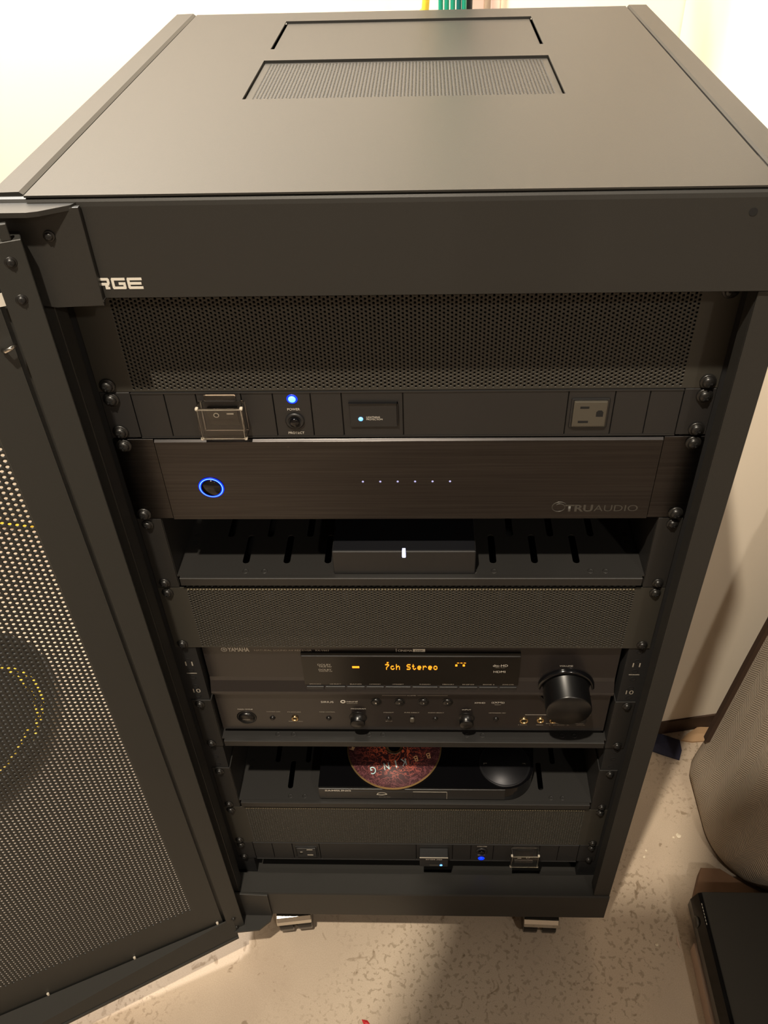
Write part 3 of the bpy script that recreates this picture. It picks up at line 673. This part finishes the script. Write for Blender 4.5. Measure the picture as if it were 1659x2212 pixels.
def jack(x, z, r, mt=GOLD):
    j = MB().lathe((x, YL, z), (0, -1, 0), [(r, 0), (r, 1.8), (r-0.5, 2.2), (r-1.3, 1.8), (r-1.4, 0.3)], 24, caps=False).build('jack_socket', mt, rc)
    MB().lathe((x, YL-0.1, z), (0, -1, 0), [(r-1.3, 0), (r-1.3, 0.2), (0, 0.25)], 20).build('jack_hole', DARK, j)
jack(-132.2, -441.4, 3.9); jack(124.9, -443.6, 4.8); jack(143.2, -442.6, 4.2); jack(157.4, -443.0, 4.2); jack(172.0, -443.6, 4.2)
MB().box(184.5, 194.0, YL-1.2, YL, -448.5, -440, 0.8, 2).build('optical_flap', PLAS, rc)
vb = MB().lathe((165.0, YU, -384.5), (0, -1, 0), [(30.5, -3), (31.2, 1.5), (30.0, 4.6), (27.6, 5.2), (26.6, 2.5)], 64, caps=False).build('volume_ring', GLOSS, rc)
MB().lathe((165.0, YU, -384.5), (0, -1, 0), [(26.8, -3), (26.8, 2.5), (24.6, 4.5), (24.0, 30.5), (22.8, 32.0), (0, 32.2)], 64).build('volume_knob', KNOB, rc)

# ================================================================ DISC PLAYER, DISC
bp = thing('disc_player', 'slim glossy black disc player with round dial at its curved right end', 'disc player', (15, 90, -606.0))
def outline(off=0.0):
    pts = [(-117.5+off, 200-off), (-117.5+off, 2.6+off)]
    ccx, ccy, rr = 113, 38, 36-off
    for k in range(13):
        a = math.radians(-90+k*7.5+0); pts.append((ccx+rr*math.cos(a), ccy+rr*math.sin(a)))
    pts += [(151-off, 60), (151-off, 200-off)]; return pts
MB().prism(outline(), 'z', -604.0, -579.2).build('casing', GLOSS, bp)
MB().prism(outline(0.6), 'z', -579.2, -578.3).build('gloss_lid', GLOSS, bp)
MB().box(-117.2, 112, 1.3, 3.2, -603, -581, 0.6, 2).build('front_face', PLAS, bp)
MB().box(-108.5, -1, 0.9, 1.6, -601.5, -585.6, 0.3, 1).build('disc_tray', PLAS, bp)
MB().box(40.3, 40.7, 0.8, 1.2, -601.5, -586).box(-1, 40.5, 0.8, 1.2, -586, -585.7).build('tray_seam', GREYP, bp)
for x in (-100, 100):
    for y in (25, 180): MB().lathe((x, y, -606.1), (0, 0, 1), [(8, 0), (8, 2.2)], 14).build('foot', PLAS, bp)
text('logo_lettering', 'SAMSUNG', -109.5, -77.5, -586.2, -582.6, 1.2, WHITE, bp, fat=0.03)
b = MB(); b.tube([(-46+0+13*t, 0.8, -592.6-2.4*math.sin(math.pi*t)+1.6*t) for t in [k/8 for k in range(9)]], 0.45, 5)
b.lathe((-39.5, 0.9, -590.5), (0, -1, 0), [(6, 0), (6, 0.1), (4.8, 0.1)], 20, caps=False)
b.build('logo_emblem', GREYP, bp, xf=Matrix.Translation((0, 0, -591)) @ Matrix.Scale(0.55, 4, (0, 0, 1)) @ Matrix.Translation((0, 0, 591)))
text('lettering', 'Blu-ray Disc', -43, -29, -598.2, -596.8, 0.85, GREYP, bp)
dl = MB().lathe((113, 36, -578.3), (0, 0, 1), [(32.2, 0), (32.2, 0.8), (31, 1.4), (29.8, 0.9), (29.4, 1.5), (0, 1.6)], 56).build('dial', mat('spun_metal_dial', (40, 40, 43), 0.42, metal=0.7), bp)
text('lettering', '|<<', 87, 91, 34, 36.5, -576.9, GREYP, dl, plane='z'); text('lettering', '>>|', 135, 139, 34, 36.5, -576.9, GREYP, dl, plane='z')
# printed disc lying on the player (slightly tipped up where its rim rests)
cd = bpy.data.objects.new('compact_disc', None); COL.objects.link(cd); DC = (-25.3, 58.6, -577.0); cd.location = W(*DC); ORG[cd] = DC
tag(cd, 'printed disc with dark red flame pattern, resting on the disc player', 'disc')
b = MB(); b.lathe(DC, (0, 0, 1), [(7.6, 0), (7.6, 1.2), (60, 1.2), (60, 0)], 96, caps=False)
b.build('rim', mat('clear_disc_edge', (170, 140, 96), 0.12, metal=0.7), cd)
b = MB(); b.lathe(DC, (0, 0, 1), [(11.5, 1.25), (58.3, 1.25), (58.3, 1.3), (11.5, 1.3)], 96, caps=False); pr_ = b.build('printed_face', DISC, cd)
MB().lathe(DC, (0, 0, 1), [(11.2, 1.22), (11.2, 1.4), (10.4, 1.4), (10.4, 1.22)], 40, caps=False).build('hub_ring', SILVER, cd)
LB = mat('pale_blue_letters', (190, 226, 232), 0.6); LO = mat('orange_letters', (250, 204, 148), 0.6)
SERIF = [('B', 17.8, 44.8, -10, LO, 6.2), ('B', 2.2, 40.6, -10, LO, 6.2), ('K', -13.0, 35.6, -17, LB, 8.0), ('I', -22.6, 33.0, -20, LB, 8.0), ('N', -34.2, 29.6, -20, LB, 8.0), ('G', -50.6, 23.8, -24, LB, 8.4)]
for ch, x, y, deg, mt_, hgt in SERIF:
    wd = {'I': 1.7}.get(ch, hgt*0.8)
    # letters read upside down from the front of the rack
    text('lettering', ch, x-wd/2, x+wd/2, y-hgt*0.62, y+hgt*0.62, DC[2]+1.4, mt_, pr_, rot=math.pi+math.radians(-deg if False else 12), plane='z')
text('lettering', 'live', -81, -76.5, 52, 58, DC[2]+1.4, LO, pr_, rot=math.radians(70), plane='z')

# ================================================================ AROUND THE RACK
# upholstered chair
def chair():
    t = thing('upholstered_chair', 'bulky chair in beige herringbone fabric at the right edge, partly in shadow', 'armchair', (640, 130, -925))
    secs = [(-925, 458, 40, 250), (-908, 451, 24, 256), (-890, 450, 16, 258), (-860, 456, 10, 260), (-817, 465, 8, 262), (-742, 472, 8, 262), (-680, 478, 10, 262), (-625, 483, 14, 262), (-534, 492, 20, 260), (-400, 504, 32, 258), (-300, 514, 44, 256), (-255, 526, 58, 252), (-240, 560, 84, 240)]
    bm = bmesh.new(); uvl = bm.loops.layers.uv.new('UVMap'); N = 72; rings = []; XR = 1150
    def sec(z, xl, yf, yb):
        pts = []; cxx, cyy = (xl+XR)/2, (yf+yb)/2; hx, hy = (XR-xl)/2, (yb-yf)/2
        rf, rb = min(118, hy*0.95), 36
        # clockwise outline starting at the back left: back-left corner, left face, front-left corner, front, right side
        def arc(ox, oy, r, a0, a1, n): return [(ox+r*math.cos(math.radians(a0+(a1-a0)*k/n)), oy+r*math.sin(math.radians(a0+(a1-a0)*k/n))) for k in range(n+1)]
        pts += arc(xl+rb, yb-rb, rb, 90, 180, 7); pts += arc(xl+rf, yf+rf, rf, 180, 270, 16)
        pts += [(xl+rf+(XR-rf-xl-rf)*k/8, yf) for k in range(1, 8)]; pts += arc(XR-rf, yf+rf, rf, 270, 360, 8); pts += arc(XR-rb, yb-rb, rb, 0, 90, 6)
        pts += [(XR-rb-(XR-2*rb-xl)*k/8, yb) for k in range(1, 8)]
        return [(x, y, z) for x, y in pts]
    allp = [sec(*s_) for s_ in secs]
    for rp in allp: rings.append([bm.verts.new(((x-640)*S, (y-130)*S, (z+925)*S)) for x, y, z in rp])
    n = len(rings[0]); mid = allp[3]; cum = [0]
    for i in range(n): a, c_ = Vector(mid[i]), Vector(mid[(i+1) % n]); cum.append(cum[-1]+(a-c_).length*S)
    for r_ in range(len(rings)-1):
        for i in range(n):
            j = (i+1) % n; f = bm.faces.new((rings[r_][i], rings[r_][j], rings[r_+1][j], rings[r_+1][i])); f.smooth = True
            for lp, (uu, vv_) in zip(f.loops, ((cum[i], secs[r_][0]*S), (cum[i+1], secs[r_][0]*S), (cum[i+1], secs[r_+1][0]*S), (cum[i], secs[r_+1][0]*S))): lp[uvl].uv = (uu, vv_)
    f = bm.faces.new(rings[-1]);
    for lp in f.loops: lp[uvl].uv = (lp.vert.co.x, lp.vert.co.y)
    bm.faces.new(rings[0][::-1]); bmesh.ops.recalc_face_normals(bm, faces=bm.faces)
    me = bpy.data.meshes.new('upholstery'); bm.to_mesh(me); bm.free(); me.materials.append(FAB); link('upholstery', me, t)
    MB().prism([(535, 263), (1140, 263), (1140, 271), (535, 271)], 'z', -800, -270).build('back_board', WOODD, t)
    MB().prism([(458, -815), (463.5, -760), (476.5, -625), (486, -534), (508, -290), (522, -290), (498, -534), (488, -625), (476, -760), (470, -815)], 'y', 226, 236).build('side_rail', WOODD, t)
    return t
chair()
# cardboard box, device, paper
cbx = tag(MB().prism([(406, 18), (427, 62), (455, 61), (488, 36), (528, 12), (600, 2), (600, -330), (417, -330)], 'z', -924.5, -896, 0.8).build('cardboard_box', CARD, None, org=(500, -130, -925)), 'low flat brown cardboard box under the black component at the lower right', 'box')
dv = thing('black_component', 'black electronics component lying at the lower right corner, white print on its edge', 'component', (520, -160, -896))
MB().box(404.5, 760, -330, 5, -893, -850.5, 1.5, 2).build('casing', POWD, dv, xf=Matrix.Translation((404.5, 8, 0)) @ Matrix.Rotation(0.0, 4, 'Z') @ Matrix.Translation((-404.5, -8, 0)))
XFd = Matrix.Translation((404.5, 8, 0)) @ Matrix.Rotation(0.0, 4, 'Z') @ Matrix.Translation((-404.5, -8, 0))
MB().prism([(404.4, -851), (400, -853), (393, -872), (393, -890), (404.4, -893)], 'y', -330, 4).build('front_bezel', GLOSS, dv, xf=XFd)
MB().lathe((395.5, -28, -872), (-1, 0, 0), [(8, 0), (8, 3), (6.5, 4), (0, 4)], 20).build('control_knob', OUTL, dv, xf=XFd)
b = MB()
for k in range(7): b.box(401.0, 402.2, -40+k*4.4-26+26, -37+k*4.4, -852.9, -852.2)
b.build('white_lettering', WHITE, dv, xf=XFd)
for x, y in ((425, -20), (425, -300), (720, -20), (720, -300)): MB().lathe((x, y, -896), (0, 0, 1), [(8, 0), (8, 3.2)], 12).build('foot', PLAS, dv)
tag(MB().prism([(391, -46), (399, -44), (403, -330), (389, -330)], 'z', -924.6, -898, 0.3).build('white_card', PAPER, None, org=(395, -190, -925)), 'narrow white card strip along the left side of the black component', 'card')
b = MB(); cpts = [(560, -60, -842), (520, -82, -843), (490, -112, -843), (468, -150, -843), (455, -200, -843), (450, -260, -843), (450, -320, -843)]
def smooth(pts, n=6):
    out = []
    P = [Vector(q) for q in pts]; P = [P[0]]+P+[P[-1]]
    for i in range(1, len(P)-2):
        for k in range(n):
            t = k/n; a, b_, c_, d_ = P[i-1], P[i], P[i+1], P[i+2]
            out.append(0.5*((2*b_)+(-a+c_)*t+(2*a-5*b_+4*c_-d_)*t*t+(-a+3*b_-3*c_+d_)*t**3))
    out.append(P[-2]); return out
b.tube(smooth(cpts), 6.5, 10)
tag(b.build('power_cable', BLKC, None, org=(500, -160, -850)), 'thick black cable curving over the black component at the lower right', 'cable')
# blue cloth and tan paper by the wall foot
def patch(name, pts, h_, m_, org, lab, cat, crinkle=3.0):
    bm_ = MB(); n = len(pts); cxm = sum(q[0] for q in pts)/n; cym = sum(q[1] for q in pts)/n
    top = [bm_.bm.verts.new((x, y, -925+h_*random.uniform(0.4, 1))) for x, y in pts]; bot = [bm_.bm.verts.new((x, y, -924.8)) for x, y in pts]
    c1 = bm_.bm.verts.new((cxm, cym, -925+h_*1.3))
    for i in range(n):
        j = (i+1) % n; bm_.bm.faces.new((top[i], top[j], c1)); bm_.bm.faces.new((bot[i], bot[j], top[j], top[i]))
    bm_.bm.faces.new(bot[::-1])
    return tag(bm_.build(name, m_, None, org=org), lab, cat)
patch('blue_cloth', [(372, 300), (400, 312), (426, 312), (455, 300), (454, 280), (446, 262), (420, 272), (392, 284), (372, 290)], 5, TAPE, (420, 288, -925), 'small dark blue cloth scrap on the floor by the foot of the wall', 'cloth')
patch('paper_scrap', [(457, 300), (470, 312), (492, 326), (512, 327), (515, 312), (496, 299), (476, 297)], 6, TAN, (486, 311, -925), 'crumpled tan paper scrap on the floor behind the fabric chair', 'paper')
k_ = 0
for (x, y, sz, lab) in ((413.6, 126.8, 4.6, 'largest white plaster chip on the floor beside the fabric chair'), (357.8, 102, 2.2, 'tiny white plaster chip near the rack, the farther of a close pair'),
                        (352.8, 91.5, 2.4, 'tiny white plaster chip near the rack, the nearer of a close pair'), (345.1, -38.5, 3.2, 'small round white fleck on the shaded floor left of the black component'),
                        (376.9, -35, 4.5, 'slender pale splinter on the shaded floor by the black component'), (405, 124, 2.0, 'tiny white crumb just left of the largest plaster chip')):
    n = 7; pts = [(x+sz*random.uniform(0.6, 1.1)*math.cos(2*math.pi*k/n)*(0.45 if 'splinter' in lab else 1), y+sz*random.uniform(0.6, 1.1)*math.sin(2*math.pi*k/n)*(2.2 if 'splinter' in lab else 1)) for k in range(n)]
    patch('plaster_chip', pts, 2.0, PLASTER if 'splinter' not in lab else PAPER, (x, y, -925), lab, 'debris')
patch('red_fleck', [(-74, -140), (-66, -141), (-62, -146), (-70, -148)], 2, REDM, (-68, -143, -925), 'tiny red fleck on the floor at the bottom edge of the picture', 'debris')
# cables behind the rack
CL = ['leftmost green network cable of the bundle rising behind the rack top', 'second green network cable from the left, rising behind the rack top', 'middle green network cable of the bundle behind the rack top',
      'fourth green network cable from the left behind the rack top', 'rightmost green network cable of the bundle, beside the black lead']
for k, x in enumerate((35.0, 42.0, 49.0, 56.0, 62.0)):
    y = 560; r_ = 2.9
    b = MB(); b.tube(smooth([(x, y+250, 760), (x, y+150, 560), (x, y+20, 330), (x, y, 150), (x, y, -200), (x, y+5, -600), (x, y, -918)], 5), r_, 8)
    tag(b.build('network_cable', GREEN if k != 3 else GREEN2, None, org=(x, y, -918)), CL[k], 'cable', 'green network cables behind the rack')
b = MB(); b.tube(smooth([(74, 600, 700), (71, 580, 300), (68.5, 575, 150), (69, 575, -300), (80, 580, -915)]), 4, 8)
tag(b.build('power_lead', BLKC, None, org=(66, 575, -915)), 'black lead beside the green network cables behind the rack', 'cable')
b = MB(); b.tube(smooth([(30, 590, 600), (22, 590, 250), (17, 590, 152), (10, 590, 100), (20, 590, -400), (-20, 590, -915)]), 4.5, 8)
tag(b.build('yellow_lead', YELC, None, org=(15, 590, -915)), 'yellow lead left of the green network cables behind the rack', 'cable')
PINK = mat('pinkish_plastic', (214, 186, 172), 0.6)
tag(MB().box(84, 104, 866, 873.4, 20, 300, 1.5, 2).build('cable_raceway', PINK, None, org=(94, 870, 160)), 'pinkish raceway strip on the wall right of the green cables', 'raceway', 'pinkish strips on the back wall')
tag(MB().box(114, 128, 866, 873.4, 20, 300, 1.5, 2).build('cable_raceway', PINK, None, org=(121, 870, 160)), 'narrower pinkish strip on the back wall, right of its twin', 'raceway', 'pinkish strips on the back wall')
# seen through the door mesh
tub = thing('round_tub', 'round black tub on the floor seen dimly through the door mesh', 'tub', (-838, 296, -925))
MB().lathe((-838, 296, -924.5), (0, 0, 1), [(0, 0), (178, 0), (194, 52), (198, 54), (199, 59), (193, 59), (189, 54), (173, 4), (0, 4)], 56).build('shell', BLKC, tub)
MB().lathe((-838, 296, -924.5), (0, 0, 1), [(60, 6), (66, 30), (30, 44), (0, 45)], 32, caps=False).build('centre_hub', PLAS, tub)
b = MB(); pts = []
for k in range(0, 98): a = k*0.13; rr = 158+9*math.sin(k*0.31); pts.append((-838+rr*math.cos(a), 296+rr*math.sin(a), -914+(11 if k > 48 else 0)))
b.tube(pts, 3, 8)
tag(b.build('extension_cord', YELC, None, org=(-838, 296, -925)), 'yellow extension cord coiled inside the black tub behind the door mesh', 'cord')
b = MB(); b.tube(smooth([(-1500, 862, -915), (-1200, 855, -916), (-1000, 862, -916), (-900, 850, -916), (-700, 858, -916), (-540, 700, -918)]), 6, 8)
tag(b.build('wall_cord', YELC, None, org=(-1000, 860, -918)), 'yellow cord along the foot of the back wall, seen through the mesh', 'cord')
# added board out of frame, in place of the photographer, shaped to shade the right floor
hs = thing('hanging_shade_board', 'added dark shade board on four wires, out of view above the viewpoint', 'shelf', (40, -800, 650))
MB().prism([(-122, -474), (30, -474), (55, -412), (260, -400), (260, -1100), (-230, -1100), (-200, -640), (-155, -545)], 'z', 650, 668, 1.5).build('shade_board', WOODD, hs)
for x, y in ((-110, -500), (245, -420), (245, -1080), (-215, -1080)): MB().tube([(x, y, 668), (x, y, 1895)], 1.5, 6).build('shade_board_wire', SILVER, hs)
